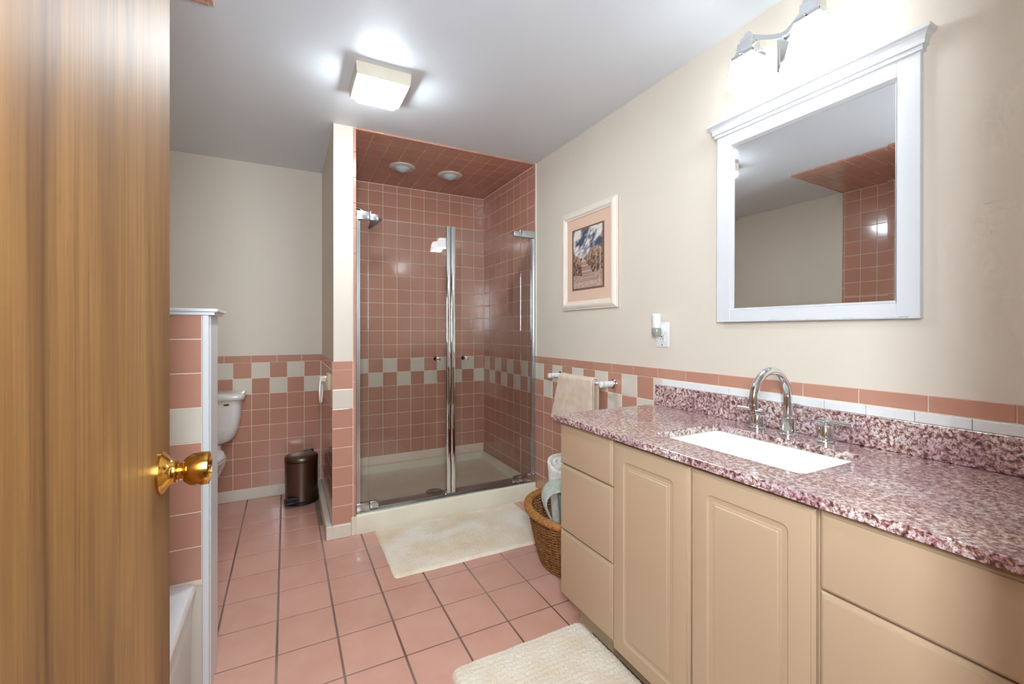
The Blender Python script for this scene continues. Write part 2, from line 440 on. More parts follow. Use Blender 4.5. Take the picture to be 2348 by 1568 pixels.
# ------------------------------------------------------------------ left wall, front wall, half wall
wl = tag(bbox('wall_left', WALL, None, XL - 0.12, XL, 0.0, 3.84, -0.05, H), 'beige left wall, tiled pink beside the tub', 'wall', kind='structure')
bbox('grout', GROUT, wl, XL, XL + 0.0055, YF, 1.972, 0.38, H)
ylw = span(YF, 1.957, 1.957 - 0.115 * 20, 0.115)
zlw = [0.397 + 0.1146 * k for k in range(0, 18)] + [H - 0.01]
grid('tile', wl, (XL, 0, 0), Y_, Z_, ylw, zlw, lambda *a: PINK)
grid('edge_tile', wl, (XL, 0, 0), Y_, Z_, [1.957, 1.974], span(0.40, H - 0.01, 0.40, 0.152), lambda *a: PINK, t=0.008)
bm = bmesh.new()
box(bm, XL - 0.12, -0.205, 0.015, YF, -0.05, H); box(bm, 0.650, XR + 0.12, 0.015, YF, -0.05, H); box(bm, -0.205, 0.650, 0.015, YF, 2.05, H)
wf = tag(fin('wall_front', bm, WALL), 'beige wall around the doorway the camera looks through', 'wall', kind='structure')
bm = bmesh.new(); box(bm, 0.6285, 0.6505, 0.005, YF + 0.012, 0, 2.05, 0.002); box(bm, -0.205, 0.650, 0.005, YF + 0.012, 2.02, 2.05, 0.002); box(bm, -0.2095, -0.1835, 0.005, YF - 0.002, 0, 2.05, 0.002)
tag(fin('trim_1', bm, WHITE), 'white painted door jamb at the right edge of the picture', 'door jamb', kind='structure')
hw = tag(bbox('wall_half', WALL, None, XL, -0.247, 1.764, 1.955, -0.05, 1.272), 'half-height wall between tub and toilet', 'half wall', kind='structure')
bbox('grout', GROUT, hw, XL, -0.247, 1.7585, 1.764, 0.38, 1.272)
zh = [0.397, 0.508, 0.622, 0.736, 0.851, 0.966, 1.080, 1.192, 1.272]
grid('tile', hw, (0, 1.764, 0), X_, Z_, span(XL, -0.248, -0.248 - 0.152 * 6, 0.152), zh, lambda i, j, u, v: CREAMT if j == 4 else PINK)
bm = bmesh.new()
box(bm, -0.2465, -0.228, 1.752, 1.960, 0, 1.272, 0.002); box(bm, -0.2285, -0.2255, 1.775, 1.945, 0, 1.272, 0.001)
fin('end_board', bm, WHITE, hw)
bm = bmesh.new()
prof = [(0.0, 1.272), (0.0, 1.280), (0.010, 1.284), (0.010, 1.290), (0.006, 1.293)]
rings(bm, [[(XL, 1.747 - a * 0.6, z), (-0.212 + a, 1.747 - a * 0.6, z), (-0.212 + a, 1.965 + a * 0.6, z), (XL, 1.965 + a * 0.6, z)] for a, z in prof])
fin('cap_board', bm, WHITE, hw)
# hallway behind the camera
bm = bmesh.new(); box(bm, -1.6, -1.5, -2.3, 0.02, 0, H); box(bm, 2.0, 2.1, -2.3, 0.02, 0, H); box(bm, -1.6, 2.1, -2.4, -2.3, 0, H)
tag(fin('wall_hall', bm, WALL), 'beige hallway walls behind the camera', 'wall', kind='structure')

# ------------------------------------------------------------------ wooden door
door = tag(bbox('door_1', WOOD, None, -0.216, -0.181, 0.150, 0.957, 0.012, 2.03, 0.0015), 'open honey-coloured wooden slab door at the left edge', 'door', kind='structure')
kn = lathe_obj('door_knob', BRASS, door, [(0.013, 0.0), (0.013, 0.030), (0.019, 0.033), (0.0255, 0.042), (0.0275, 0.056), (0.0265, 0.066), (0.022, 0.0675), (0.0215, 0.065), (0.004, 0.0645)], (-0.181, 0.889, 0.990), 'x', 40)
lathe_obj('rosette', BRASS, kn, [(0.0335, 0.0), (0.0335, 0.004), (0.030, 0.007), (0.021, 0.013), (0.018, 0.020), (0.0185, 0.023), (0.015, 0.025)], (-0.181, 0.889, 0.990), 'x', 40)
lathe_obj('lock_button', CHROME, kn, [(0.004, 0.0), (0.004, 0.003), (0.002, 0.004)], (-0.1165, 0.889, 0.990), 'x', 14)

# ------------------------------------------------------------------ bathtub
bm = bmesh.new()
tx0, tx1, ty0, ty1 = XL + 0.006, -0.262, YF + 0.005, 1.755
def tubring(i, z, r): return [(a, b, z) for a, b in rrect(tx0 + i, tx1 - i, ty0 + i, ty1 - i, r, 8)]
rings(bm, [tubring(0.035, 0.0, 0.01), tubring(0.012, 0.03, 0.01), tubring(0.010, 0.30, 0.012), tubring(0.004, 0.365, 0.012), tubring(0.0, 0.372, 0.012), tubring(0.0, 0.385, 0.012), tubring(0.006, 0.395, 0.014), tubring(0.014, 0.397, 0.02),
           tubring(0.060, 0.394, 0.10), tubring(0.075, 0.385, 0.12), tubring(0.085, 0.36, 0.13), tubring(0.12, 0.12, 0.16), tubring(0.16, 0.07, 0.16), tubring(0.22, 0.06, 0.12)])
tag(fin('bathtub', bm, TUBM, None, smooth=True), 'white enamelled bathtub behind the open door, against the half wall', 'bathtub')

# ------------------------------------------------------------------ shower pan and enclosure
bm = bmesh.new()
px0, px1, py0, py1 = 0.3725, 1.618, 2.752, 3.716
def pr(i0, z, r, front=None):
    f = i0 if front is None else front
    return [(a, b, z) for a, b in rrect(px0 + i0, px1 - i0, py0 + f, py1 - i0, r, 5)]
rings(bm, [pr(0, 0.0, 0.006), pr(0, 0.105, 0.006), pr(0.0, 0.112, 0.008, 0.003), pr(0.002, 0.117, 0.01, 0.010), pr(0.010, 0.117, 0.01, 0.085), pr(0.022, 0.108, 0.02, 0.095), pr(0.030, 0.066, 0.03, 0.105), pr(0.045, 0.056, 0.04, 0.125), pr(0.40, 0.048, 0.02, 0.42)])
pan = tag(fin('shower_pan', bm, PAN, None, smooth=True, angle=50), 'cream moulded shower pan with raised front curb', 'shower pan')
bbox('curb_end', PAN, pan, 0.345, 0.3725, 2.7525, 2.7570, 0.0, 0.108, 0.002)
lathe_obj('drain', mat('drain_metal', (150, 150, 148), 0.35, 1.0, bump=(300, 0.9, 0.004)), pan, [(0.062, -0.004), (0.062, 0.005), (0.056, 0.008), (0.02, 0.007)], (0.955, 3.08, 0.050), 'z', 32)

fr = empty('shower_enclosure', (0.99, 2.785, 0.117), 'chrome shower frame with side jambs and bottom track on the pan curb', 'shower frame')
YG = 2.782
bm = bmesh.new()
for z in (0,):
    box(bm, 0.3745, 0.386, YG - 0.018, YG + 0.018, 0.118, 1.895, 0.001); box(bm, 0.386, 0.398, YG - 0.012, YG + 0.012, 0.118, 1.885, 0.001)
fin('jamb', bm, CHROMEB, fr)
bm = bmesh.new(); box(bm, 1.606, 1.6185, YG - 0.018, YG + 0.018, 0.118, 1.90, 0.001); box(bm, 1.594, 1.606, YG - 0.012, YG + 0.012, 0.118, 1.89, 0.001)
fin('jamb', bm, CHROMEB, fr)
bm = bmesh.new(); box(bm, 0.386, 1.606, YG - 0.020, YG + 0.020, 0.1175, 0.124, 0.001); box(bm, 0.386, 1.606, YG + 0.006, YG + 0.012, 0.124, 0.134, 0.001)
fin('bottom_track', bm, CHROMEB, fr)
bbox('side_pane', GLASS, fr, 0.398, 0.446, YG - 0.004, YG + 0.004, 0.126, 1.895)
bbox('side_pane', GLASS, fr, 1.509, 1.594, YG - 0.004, YG + 0.004, 0.126, 1.905)
for (a, b, c_, z0, z1) in ((0.3745, 0.4515, 1, 1.893, 1.944), (1.509, 1.617, -1, 1.893, 1.944), (0.3745, 0.4515, 1, 0.127, 0.176), (1.509, 1.617, -1, 0.127, 0.176)):
    bm = bmesh.new(); box(bm, a, b, YG - 0.020, YG + 0.014, z0, z1, 0.003, 2); fin('hinge_bracket', bm, CHROMEB, fr, smooth=True)
def shower_door(x0, x1, side, label, kx):
    d = empty('shower_door', ((x0 + x1) / 2, YG, 0.15), label, 'shower door', 'frameless shower doors')
    bbox('glass_pane', GLASS, d, x0 + (0.0 if side < 0 else 0.028), x1 - (0.028 if side < 0 else 0.0), YG - 0.004, YG + 0.004, 0.150, 1.912)
    ex = (x1 - 0.028, x1) if side < 0 else (x0, x0 + 0.028)
    bm = bmesh.new()
    box(bm, ex[0], ex[1], YG - 0.011, YG + 0.010, 0.142, 1.914, 0.004, 2)
    fin('edge_bar', bm, CHROME, d, smooth=True)
    bbox('edge_seal', BLACK, d, *((x1, x1 + 0.0015) if side < 0 else (x0 - 0.0015, x0)), YG - 0.005, YG + 0.005, 0.150, 1.905)
    sw = glass_mat('sweep_vinyl', (225, 215, 220), 1.6)
    bbox('bottom_sweep', sw, d, x0 + (0.05 if side < 0 else 0.03), x1 - (0.03 if side < 0 else 0.05), YG - 0.006, YG + 0.004, 0.137, 0.165)
    hx = (x0 + 0.0005, x0 + 0.052) if side < 0 else (x1 - 0.066, x1 - 0.0005)
    for z0, z1, dz in ((1.894, 1.934, 0), (0.134, 0.178, 0)):
        bm = bmesh.new(); box(bm, hx[0], hx[1], YG - 0.016, YG + 0.012, z0, z1, 0.004, 2); h = fin('hinge', bm, CHROMEB, d, smooth=True)
        if z0 > 1: lathe_obj('hinge_pin', CHROMEB, h, [(0.006, 0), (0.006, 0.014), (0.004, 0.017)], (hx[0] + 0.006 if side < 0 else hx[1] - 0.006, YG - 0.004, z1), 'z', 14)
    k_ = lathe_obj('knob', CHROME, d, [(0.007, 0.0), (0.006, -0.010), (0.010, -0.013), (0.0158, -0.021), (0.0150, -0.030), (0.008, -0.036)], (kx, YG - 0.004, 1.034), 'y', 24)
    lathe_obj('knob_back', CHROME, k_, [(0.007, 0.0), (0.006, 0.010), (0.010, 0.013), (0.0158, 0.021), (0.0150, 0.030), (0.008, 0.036)], (kx, YG + 0.004, 1.034), 'y', 24)
    return d
shower_door(0.453, 0.9725, -1, 'left glass shower door, hinged beside the dividing wall, with chrome knob', 0.880)
shower_door(0.9765, 1.507, 1, 'right glass shower door, hinged beside the picture wall, with chrome knob', 1.075)

# shower head
sh = empty('overhead_shower', (0.373, 3.20, 2.05), 'chrome shower head on a bent arm behind the left glass door', 'shower head')
bm = bmesh.new(); tube(bm, [(0.374, 3.20, 2.06), (0.41, 3.20, 2.075), (0.45, 3.20, 2.072), (0.485, 3.20, 2.055), (0.515, 3.20, 2.025)], 0.009, 12)
fin('arm', bm, CHROME, sh, smooth=True)
lathe_obj('flange', CHROME, sh, [(0.03, 0.0), (0.028, 0.006), (0.012, 0.012)], (0.374, 3.20, 2.06), 'x', 24)
bm = bmesh.new(); lathe(bm, [(0.011, 0.0), (0.014, -0.02), (0.030, -0.038), (0.056, -0.052), (0.060, -0.060), (0.056, -0.066), (0.01, -0.067)], (0, 0, 0), 'z', 32)
bmesh.ops.rotate(bm, verts=bm.verts, cent=(0, 0, 0), matrix=Matrix.Rotation(radians(-40), 3, 'Y'))
bmesh.ops.translate(bm, verts=bm.verts, vec=(0.524, 3.20, 2.024)); fin('spray_head', bm, mat('spray_metal', (120, 124, 122), 0.4, 0.7), sh, smooth=True)

# recessed shower lights
for x, txt in ((0.765, 'left of the two'), (1.138, 'right of the two')):
    t = empty('recessed_light', (x, 3.262, H - 0.007), txt + ' round unlit recessed lights in the tiled shower ceiling', 'light', 'recessed shower lights')
    lathe_obj('trim_ring', HOUSE, t, [(0.096, 0.0), (0.095, -0.004), (0.085, -0.008), (0.062, -0.010), (0.058, -0.006)], (x, 3.262, H - 0.007), 'z', 48)
    lathe_obj('dome', DOME, t, [(0.060, -0.004), (0.058, -0.010), (0.048, -0.020), (0.034, -0.030), (0.016, -0.037), (0.004, -0.039)], (x, 3.262, H - 0.007), 'z', 40)
    lathe_obj('screw', CHROME, t, [(0.005, 0.0), (0.005, -0.003), (0.002, -0.004)], (x + 0.076, 3.25, H - 0.016), 'z', 12)

# ------------------------------------------------------------------ ceiling light
cl = empty('ceiling_light', (0.405, 2.205, H), 'square cream framed ceiling light with glowing diffuser', 'light')
bm = bmesh.new()
def sq(i, z, r=0.002): return [(a, b, z) for a, b in rrect(0.280 + i, 0.532 - i, 2.075 + i, 2.330 - i, r, 2)]
rings(bm, [sq(0, H), sq(0.004, H - 0.052), sq(0.006, H - 0.054), sq(0.024, H - 0.054), sq(0.026, H - 0.050), sq(0.03, H - 0.02)], cap0=True, cap1=True)
fin('housing', bm, HOUSE, cl)
bm = bmesh.new()
def sl(i, z, r=0.012): return [(a, b, z) for a, b in rrect(0.308 + i, 0.503 - i, 2.100 + i, 2.303 - i, r, 4)]
rings(bm, [sl(0, H - 0.035), sl(0.001, H - 0.072), sl(0.005, H - 0.082), sl(0.014, H - 0.086)])
fin('diffuser', bm, LENS, cl, smooth=True)

# ------------------------------------------------------------------ vanity
XC = 1.040
van = empty('vanity_cabinet', (1.33, 0.85, 0), 'long cream vanity cabinet with raised-panel doors and drawers', 'cabinet')
bm = bmesh.new()
for a_ in ((1.060, 1.078, YF + 0.002, 1.566, 0.085, 0.834), (1.597, 1.612, YF + 0.004, 1.566, 0.085, 0.834), (1.078, 1.597, 1.548, 1.566, 0.085, 0.834), (1.078, 1.597, YF + 0.004, YF + 0.020, 0.085, 0.834), (1.078, 1.597, YF + 0.02, 1.548, 0.085, 0.103)): box(bm, *a_)
fin('body', bm, CAB, van)
bbox('toe_kick', CABIN, van, 1.100, XR - 0.02, YF + 0.002, 1.505, 0.001, 0.085)
def front(name, y0, y1, z0, z1, prof):
    bm = bmesh.new(); rs = []
    for ins, dx, r in prof:
        rs.append([(XC + 0.019 - dx, a, b) for a, b in rrect(y0 + ins, y1 - ins, z0 + ins, z1 - ins, r, 4)])
    rings(bm, rs); return fin(name, bm, CAB, van, smooth=True, angle=28)
DR = [(0, 0, 0.002), (0, 0.010, 0.002), (0.003, 0.0135, 0.003), (0.007, 0.0145, 0.003), (0.008, 0.0185, 0.003), (0.010, 0.019, 0.003)]
DP = DR + [(0.056, 0.019, 0.016), (0.060, 0.0150, 0.016), (0.066, 0.0140, 0.014), (0.074, 0.0140, 0.002), (0.075, 0.0165, 0.002), (0.080, 0.0168, 0.002), (0.082, 0.0190, 0.002), (0.092, 0.0195, 0.002)]
for z0, z1 in ((0.657, 0.828), (0.379, 0.653), (0.102, 0.375)): front('drawer', 1.237, 1.569, z0, z1, DR)
front('door', 0.897, 1.231, 0.080, 0.822, DP)
front('door', 0.556, 0.891, 0.080, 0.822, DP)
for z0, z1 in ((0.652, 0.826), (0.375, 0.648), (0.098, 0.371)): front('drawer', YF + 0.006, 0.546, z0, z1, DR)

ct = empty('countertop', (1.32, 0.86, 0.836), 'pink speckled granite countertop on the cream vanity', 'countertop')
bm = bmesh.new()
def co(i, z, r=0.002): return [(a, b, z) for a, b in rrect(1.022 + i, XR - 0.008, YF + 0.001, 1.592 - i, r, 6)]
def ci(i, z): return [(a, b, z) for a, b in rrect(1.150 - i, 1.474 + i, 0.642 - i, 1.136 + i, 0.022, 6)]
rings(bm, [ci(0, 0.837), co(0.0, 0.837), co(0.0, 0.859), co(0.001, 0.860), ci(0.002, 0.860), ci(0, 0.858), ci(0, 0.837)], False, False)
bmesh.ops.remove_doubles(bm, verts=bm.verts, dist=1e-5)
fin('slab', bm, GRAN, ct)
bbox('backsplash', GRAN, ct, 1.600, XR - 0.007, YF + 0.001, 1.580, 0.8605, 0.9565, 0.0015)

snk = empty('sink', (1.312, 0.889, 0.70), 'white undermount rectangular sink set in the granite', 'sink')
bm = bmesh.new()
def si(i, z, r): return [(a, b, z) for a, b in rrect(1.146 + i, 1.478 - i, 0.638 + i, 1.140 - i, r, 6)]
rings(bm, [si(-0.015, 0.8365, 0.03), si(0.0, 0.8365, 0.024), si(0.004, 0.825, 0.026), si(0.016, 0.74, 0.035), si(0.028, 0.715, 0.04), si(0.05, 0.705, 0.04), si(0.12, 0.699, 0.03)], False, True)
rings(bm, [si(-0.015, 0.8365, 0.03), si(-0.015, 0.826, 0.03), si(-0.008, 0.82, 0.03), si(0.004, 0.735, 0.04), si(0.02, 0.703, 0.045), si(0.10, 0.688, 0.04)], False, True)
bmesh.ops.remove_doubles(bm, verts=bm.verts, dist=1e-5)
fin('basin', bm, SINKM, snk, smooth=True, angle=50)
lathe_obj('drain', CHROME, snk, [(0.022, -0.008), (0.022, 0.002), (0.018, 0.003), (0.004, 0.001)], (1.33, 0.889, 0.700), 'z', 24)

fc = empty('faucet', (1.552, 0.914, 0.8605), 'chrome widespread faucet with tall arched spout and two lever handles', 'faucet')
fz = 0.8605
lathe_obj('spout_base', CHROME, fc, [(0.031, 0), (0.031, 0.003), (0.0285, 0.005), (0.0230, 0.0065), (0.0230, 0.057), (0.0215, 0.059), (0.014, 0.060)], (1.552, 0.914, fz), 'z', 40)
bm = bmesh.new()
pts = [(1.552, 0.914, 0.915), (1.552, 0.914, 0.95), (1.552, 0.914, 0.985)]
pts += [(1.458 + 0.094 * cos(t), 0.914, 0.990 + 0.094 * sin(t)) for t in [i * pi / 22 for i in range(0, 23)]]
pts += [(1.3655, 0.914, 0.975)]
tube(bm, pts, 0.0135, 18); sp = fin('spout', bm, CHROME, fc, smooth=True)
lathe_obj('aerator', CHROME, sp, [(0.0138, 0.0), (0.0138, -0.014), (0.011, -0.015)], (1.3655, 0.914, 0.976), 'z', 24)
bm = bmesh.new(); tube(bm, [(1.585, 0.908, fz), (1.585, 0.908, fz + 0.10)], 0.003, 8); tube(bm, [(1.585, 0.916, fz + 0.100), (1.585, 0.893, fz + 0.100)], 0.0055, 10)
fin('lift_rod', bm, CHROME, fc, smooth=True)
for y, sgn in ((1.030, 1), (0.797, -1)):
    h = lathe_obj('handle', CHROME, fc, [(0.031, 0), (0.031, 0.0035), (0.0285, 0.0055), (0.0225, 0.007), (0.0225, 0.046), (0.0215, 0.048), (0.010, 0.049), (0.0075, 0.052), (0.0075, 0.062)], (1.558, y, fz), 'z', 36)
    bm = bmesh.new(); tube(bm, [(1.558, y - sgn * 0.022, fz + 0.066), (1.556, y + sgn * 0.076, fz + 0.066)], 0.0062, 14)
    fin('lever', bm, CHROME, h, smooth=True)

# ------------------------------------------------------------------ framed mirror
MX = XR - 0.006; MF = 1.598
mr = empty('framed_mirror', (MX, 0.905, 1.253), 'white framed wall mirror with crown moulding above the vanity', 'mirror')
def fp(name, y0, y1, z0, z1): return bbox(name, WHITE, mr, MF, MX, y0, y1, z0, z1, 0.0015)
fp('stile', 1.171, 1.232, 1.255, 2.022); fp('stile', 0.575, 0.630, 1.255, 2.022)
fp('rail', 0.630, 1.171, 1.970, 2.022); fp('rail', 0.630, 1.171, 1.255, 1.302)
bm = bmesh.new()   # sloping inner lip
a = rrect(0.630, 1.171, 1.302, 1.970, 0.0001, 1); b = rrect(0.638, 1.163, 1.310, 1.962, 0.0001, 1)
rings(bm, [[(MF, p[0], p[1]) for p in a], [(MF + 0.014, p[0], p[1]) for p in b], [(MX, p[0], p[1]) for p in b]], False, False)
fin('inner_lip', bm, WHITE, mr)
bm = bmesh.new()
a = rrect(0.637, 1.164, 1.309, 1.963, 0.0001, 1); b = rrect(0.657, 1.144, 1.329, 1.943, 0.0001, 1)
rings(bm, [[(MX - 0.002, p[0], p[1]) for p in a], [(MF + 0.0147, p[0], p[1]) for p in a], [(MF + 0.0143, p[0], p[1]) for p in b]])
fin('mirror_glass', bm, MIRROR, mr)
bm = bmesh.new()
prof = [(0.0, 2.016), (0.007, 2.018), (0.007, 2.030), (0.008, 2.031), (0.013, 2.031), (0.0135, 2.037), (0.013, 2.042), (0.014, 2.046), (0.017, 2.054), (0.023, 2.061), (0.029, 2.064), (0.030, 2.066), (0.030, 2.075), (0.029, 2.076)]
rings(bm, [[(MX, 0.575 - o, z), (MF - o, 0.575 - o, z), (MF - o, 1.232 + o, z), (MX, 1.232 + o, z)] for o, z in prof])
fin('crown', bm, WHITE, mr)
bm = bmesh.new()   # peeling paint along the bottom rail
random.seed(3)
vs = []; y = 0.60
top = []; bot = []
while y < 1.02:
    top.append((MF - 0.0006, y, 1.2565 + (0.006 if y < 0.628 else 0.0008 + 0.0035 * abs(sin(y * 23)) * random.random() + 0.001))); bot.append((MF - 0.0006, y, 1.2555)); y += 0.007
for i in range(len(top) - 1):
    bm.faces.new([bm.verts.new(p) for p in (bot[i], bot[i + 1], top[i + 1], top[i])])
fin('peeled_paint', bm, mat('bare_primer', (186, 188, 190), 0.7), mr)
mr.rotation_euler = (0, radians(0.35), radians(0.75))

# ------------------------------------------------------------------ sconce above the mirror
vl = empty('vanity_light', (XR, 0.915, 2.235), 'chrome two-lamp vanity light with glowing square glass shades', 'light')
bm = bmesh.new()
rings(bm, [[(x, a, b) for a, b in rrect(0.845 + i, 0.990 - i, 2.170 + i, 2.300 - i, 0.012, 4)] for x, i in ((XR - 0.0005, 0), (XR - 0.012, 0), (XR - 0.016, 0.004), (XR - 0.018, 0.012), (XR - 0.022, 0.016))])
fin('backplate', bm, CHROME, vl, smooth=True)
SX = 1.500
bm = bmesh.new()
arm = []
for i in range(17):
    t = i / 16; y = 0.805 + 0.220 * t; d = abs(y - 0.915) / 0.11
    arm.append((SX + 0.035 * (1 - d), y, 2.246 + 0.050 * (d ** 1.6)))
rs = []
for x, y, z in arm: rs.append([(x - 0.003, y, z - 0.009), (x + 0.003, y, z - 0.009), (x + 0.003, y, z + 0.009), (x - 0.003, y, z + 0.009)])
rings(bm, rs); box(bm, SX + 0.030, XR - 0.02, 0.905, 0.925, 2.238, 2.258, 0.002)
fin('arm', bm, CHROME, vl)
for sy in (1.025, 0.805):
    cup = None
    bm = bmesh.new()
    def s4(hw_, z): return [(a, b, z) for a, b in rrect(SX - hw_, SX + hw_, sy - hw_, sy + hw_, 0.003, 2)]
    rings(bm, [s4(0.040, 2.212), s4(0.041, 2.222), s4(0.034, 2.226), s4(0.033, 2.232), s4(0.028, 2.246), s4(0.027, 2.268), s4(0.022, 2.274), s4(0.020, 2.288), s4(0.012, 2.292), s4(0.010, 2.305)])
    cup = fin('shade_holder', bm, CHROME, vl)
    bm = bmesh.new()
    bm.free()
    for a_, b_ in (((-0.052, 0), (-0.038, 0)), ((0, -0.052), (0, -0.038)), ((0, 0.052), (0, 0.038))):
        bm = bmesh.new(); tube(bm, [(SX + a_[0], sy + a_[1], 2.219), (SX + b_[0], sy + b_[1], 2.219)], 0.003, 8)
        fin('thumb_screw', bm, CHROME, cup, smooth=True)
    bm = bmesh.new()
    def s5(hw_, z, r=0.012): return [(a, b, z) for a, b in rrect(SX - hw_, SX + hw_, sy - hw_, sy + hw_, r, 4)]
    rings(bm, [s5(0.030, 2.214), s5(0.040, 2.211), s5(0.0455, 2.202), s5(0.050, 2.16), s5(0.0585, 2.112), s5(0.0555, 2.112), s5(0.047, 2.16), s5(0.042, 2.200), s5(0.03, 2.206)], True, True)
    fin('glass_shade', bm, SHADE, vl, smooth=True)

# ------------------------------------------------------------------ picture
pc = empty('framed_picture', (XR, 2.137, 1.66), 'cream framed print of a beach boardwalk on the right wall', 'picture')
def pring(x, i): return [(x, a, b) for a, b in rrect(1.872 + i, 2.406 - i, 1.351 + i, 1.970 - i, 0.0003, 1)]
bm = bmesh.new()
rings(bm, [pring(XR - 0.002, 0), pring(XR - 0.013, 0), pring(XR - 0.014, 0.006), pring(XR - 0.018, 0.010), pring(XR - 0.024, 0.022), pring(XR - 0.025, 0.032), pring(XR - 0.021, 0.040), pring(XR - 0.015, 0.043), pring(XR - 0.017, 0.046), pring(XR - 0.013, 0.052), pring(XR - 0.004, 0.053)], False, False)
fin('frame', bm, FRAMEP, pc)
bbox('mat_board', MATB, pc, XR - 0.0075, XR - 0.003, 1.922, 2.356, 1.401, 1.920)
bbox('inner_mat', MATD, pc, XR - 0.0085, XR - 0.0074, 1.985, 2.299, 1.470, 1.852)
def art(u, v):   # u left-right, v top-down
    n = mnoise.fractal(Vector((u * 3.2 + 1.7, v * 7 + u * 2.2, 0.3)), 0.8, 2.1, 4) * 0.5 + 0.5
    g = mnoise.fractal(Vector((u * 16, v * 22, 2.0)), 0.6, 2.2, 4)
    hor = 0.43 + 0.03 * sin(u * 7) + 0.05 * abs(u - 0.36)
    hl = 0.40 + 0.13 * min(u / 0.36, 1) if u < 0.36 else 0.52 - 0.16 * min((u - 0.36) / 0.3, 1)
    hl += 0.02 * g
    if v < hl:
        t = max(0, min(1, (n - 0.36) / 0.28)); c1 = (70, 74, 92); c2 = (228, 218, 208)
        h = max(0, min(1, (v - 0.30) / 0.16)); t = max(t, h * 0.75)
        return tuple(c1[i] * (1 - t) + c2[i] * t for i in range(3))
    # boardwalk
    if 0.52 < v < 0.90:
        s = (v - 0.52) / 0.38; l_ = 0.30 - 0.02 * (1 - s) + 0.02 * s; l_ = 0.28 * (1 - s) + 0.32 * s; r_ = 0.40 * (1 - s) + 0.86 * s
        if l_ < u < r_:
            gap = (s ** 1.5 * 22) % 1
            return (110, 84, 72) if gap < 0.28 and s > 0.08 else (200 - 14 * (gap > 0.7), 168 - 12 * (gap > 0.7), 150 - 10 * (gap > 0.7))
    if v > 0.90: return (186 + 26 * g, 158 + 24 * g, 142 + 22 * g)
    if v > 0.80 - 0.1 * abs(u - 0.3): return (176 + 30 * g, 146 + 26 * g, 128 + 24 * g)
    k = 0.5 + 0.9 * g; d = (78, 58, 48); l2 = (186, 146, 118)
    if u > 0.72 and (abs(u - 0.80) < 0.008 or abs(u - 0.93) < 0.008): return (214, 190, 172)
    k = max(0, min(1, k + (0.2 if v < hl + 0.12 else -0.15)))
    return tuple(d[i] * (1 - k) + l2[i] * k for i in range(3))
bm = bmesh.new(); NU, NV = 84, 112; yl, yrr, zt, zb = 2.283, 2.000, 1.842, 1.482; vv = []
cl_ = bm.loops.layers.float_color.new('Col')
for j in range(NV + 1):
    vv.append([bm.verts.new((XR - 0.0095, yl + (yrr - yl) * i / NU, zt + (zb - zt) * j / NV)) for i in range(NU + 1)])
for j in range(NV):
    for i in range(NU):
        f = bm.faces.new((vv[j][i], vv[j][i + 1], vv[j + 1][i + 1], vv[j + 1][i])); c_ = lin(tuple(max(0, min(255, q)) for q in art((i + .5) / NU, (j + .5) / NV)))
        for lp in f.loops: lp[cl_] = c_
ao = fin('print', bm, vcol_mat('print_ink'), pc, normals=False)

# ------------------------------------------------------------------ outlet and air freshener
ot = empty('wall_outlet', (XR, 1.552, 1.20), 'white outlet plate on the beige wall left of the mirror', 'outlet')
bm = bmesh.new(); rings(bm, [[(x, a, b) for a, b in rrect(1.5125 + i, 1.5935 - i, 1.140 + i, 1.262 - i, 0.004, 3)] for x, i in ((XR, 0), (XR - 0.003, 0), (XR - 0.006, 0.004))])
fin('plate', bm, PLAST, ot, smooth=True)
bm = bmesh.new(); rings(bm, [[(x, a, b) for a, b in rrect(1.536 + i, 1.570 - i, 1.168 + i, 1.234 - i, 0.004, 3)] for x, i in ((XR - 0.006, 0), (XR - 0.008, 0.001))])
rc = fin('receptacle', bm, PLAST, ot, smooth=True)
bm = bmesh.new()
for yy, zz, wy, wz in ((1.560, 1.180, 0.002, 0.008), (1.547, 1.180, 0.002, 0.007), (1.5535, 1.190, 0.005, 0.005)):
    box(bm, XR - 0.0086, XR - 0.0079, yy - wy / 2, yy + wy / 2, zz - wz / 2, zz + wz / 2)
fin('slots', bm, DARK, rc)
bbox('reset_button', mat('reset_red', (96, 36, 30), 0.5), rc, XR - 0.0095, XR - 0.008, 1.548, 1.560, 1.195, 1.199)
lathe_obj('screw', CHROMEB, ot, [(0.004, 0), (0.004, -0.0015), (0.002, -0.002)], (XR - 0.006, 1.553, 1.151), 'x', 12)
af = empty('air_freshener', (1.59, 1.552, 1.23), 'white plug-in air freshener with small glass bottle in the outlet', 'air freshener')
bm = bmesh.new()
rings(bm, [[(1.582 + cos(t) * rx, 1.552 + sin(t) * ry, z) for t in [2 * pi * k / 28 for k in range(28)]] for rx, ry, z in ((0.016, 0.019, 1.232), (0.019, 0.021, 1.240), (0.019, 0.021, 1.268), (0.021, 0.024, 1.290), (0.021, 0.0245, 1.297), (0.018, 0.021, 1.300))])
fin('body', bm, PLAST, af, smooth=True)
bm = bmesh.new(); lathe(bm, [(0.029, 0), (0.028, -0.010), (0.022, -0.014)], (XR - 0.009, 1.552, 1.222), 'x', 28); fin('plug_back', bm, PLAST, af, smooth=True)
gl = mat('scent_glass', (150, 152, 140), 0.08, coat=0.5)
lathe_obj('bottle', gl, af, [(0.020, 0.0), (0.0225, -0.006), (0.022, -0.022), (0.018, -0.034), (0.012, -0.037)], (1.583, 1.552, 1.231), 'z', 28)

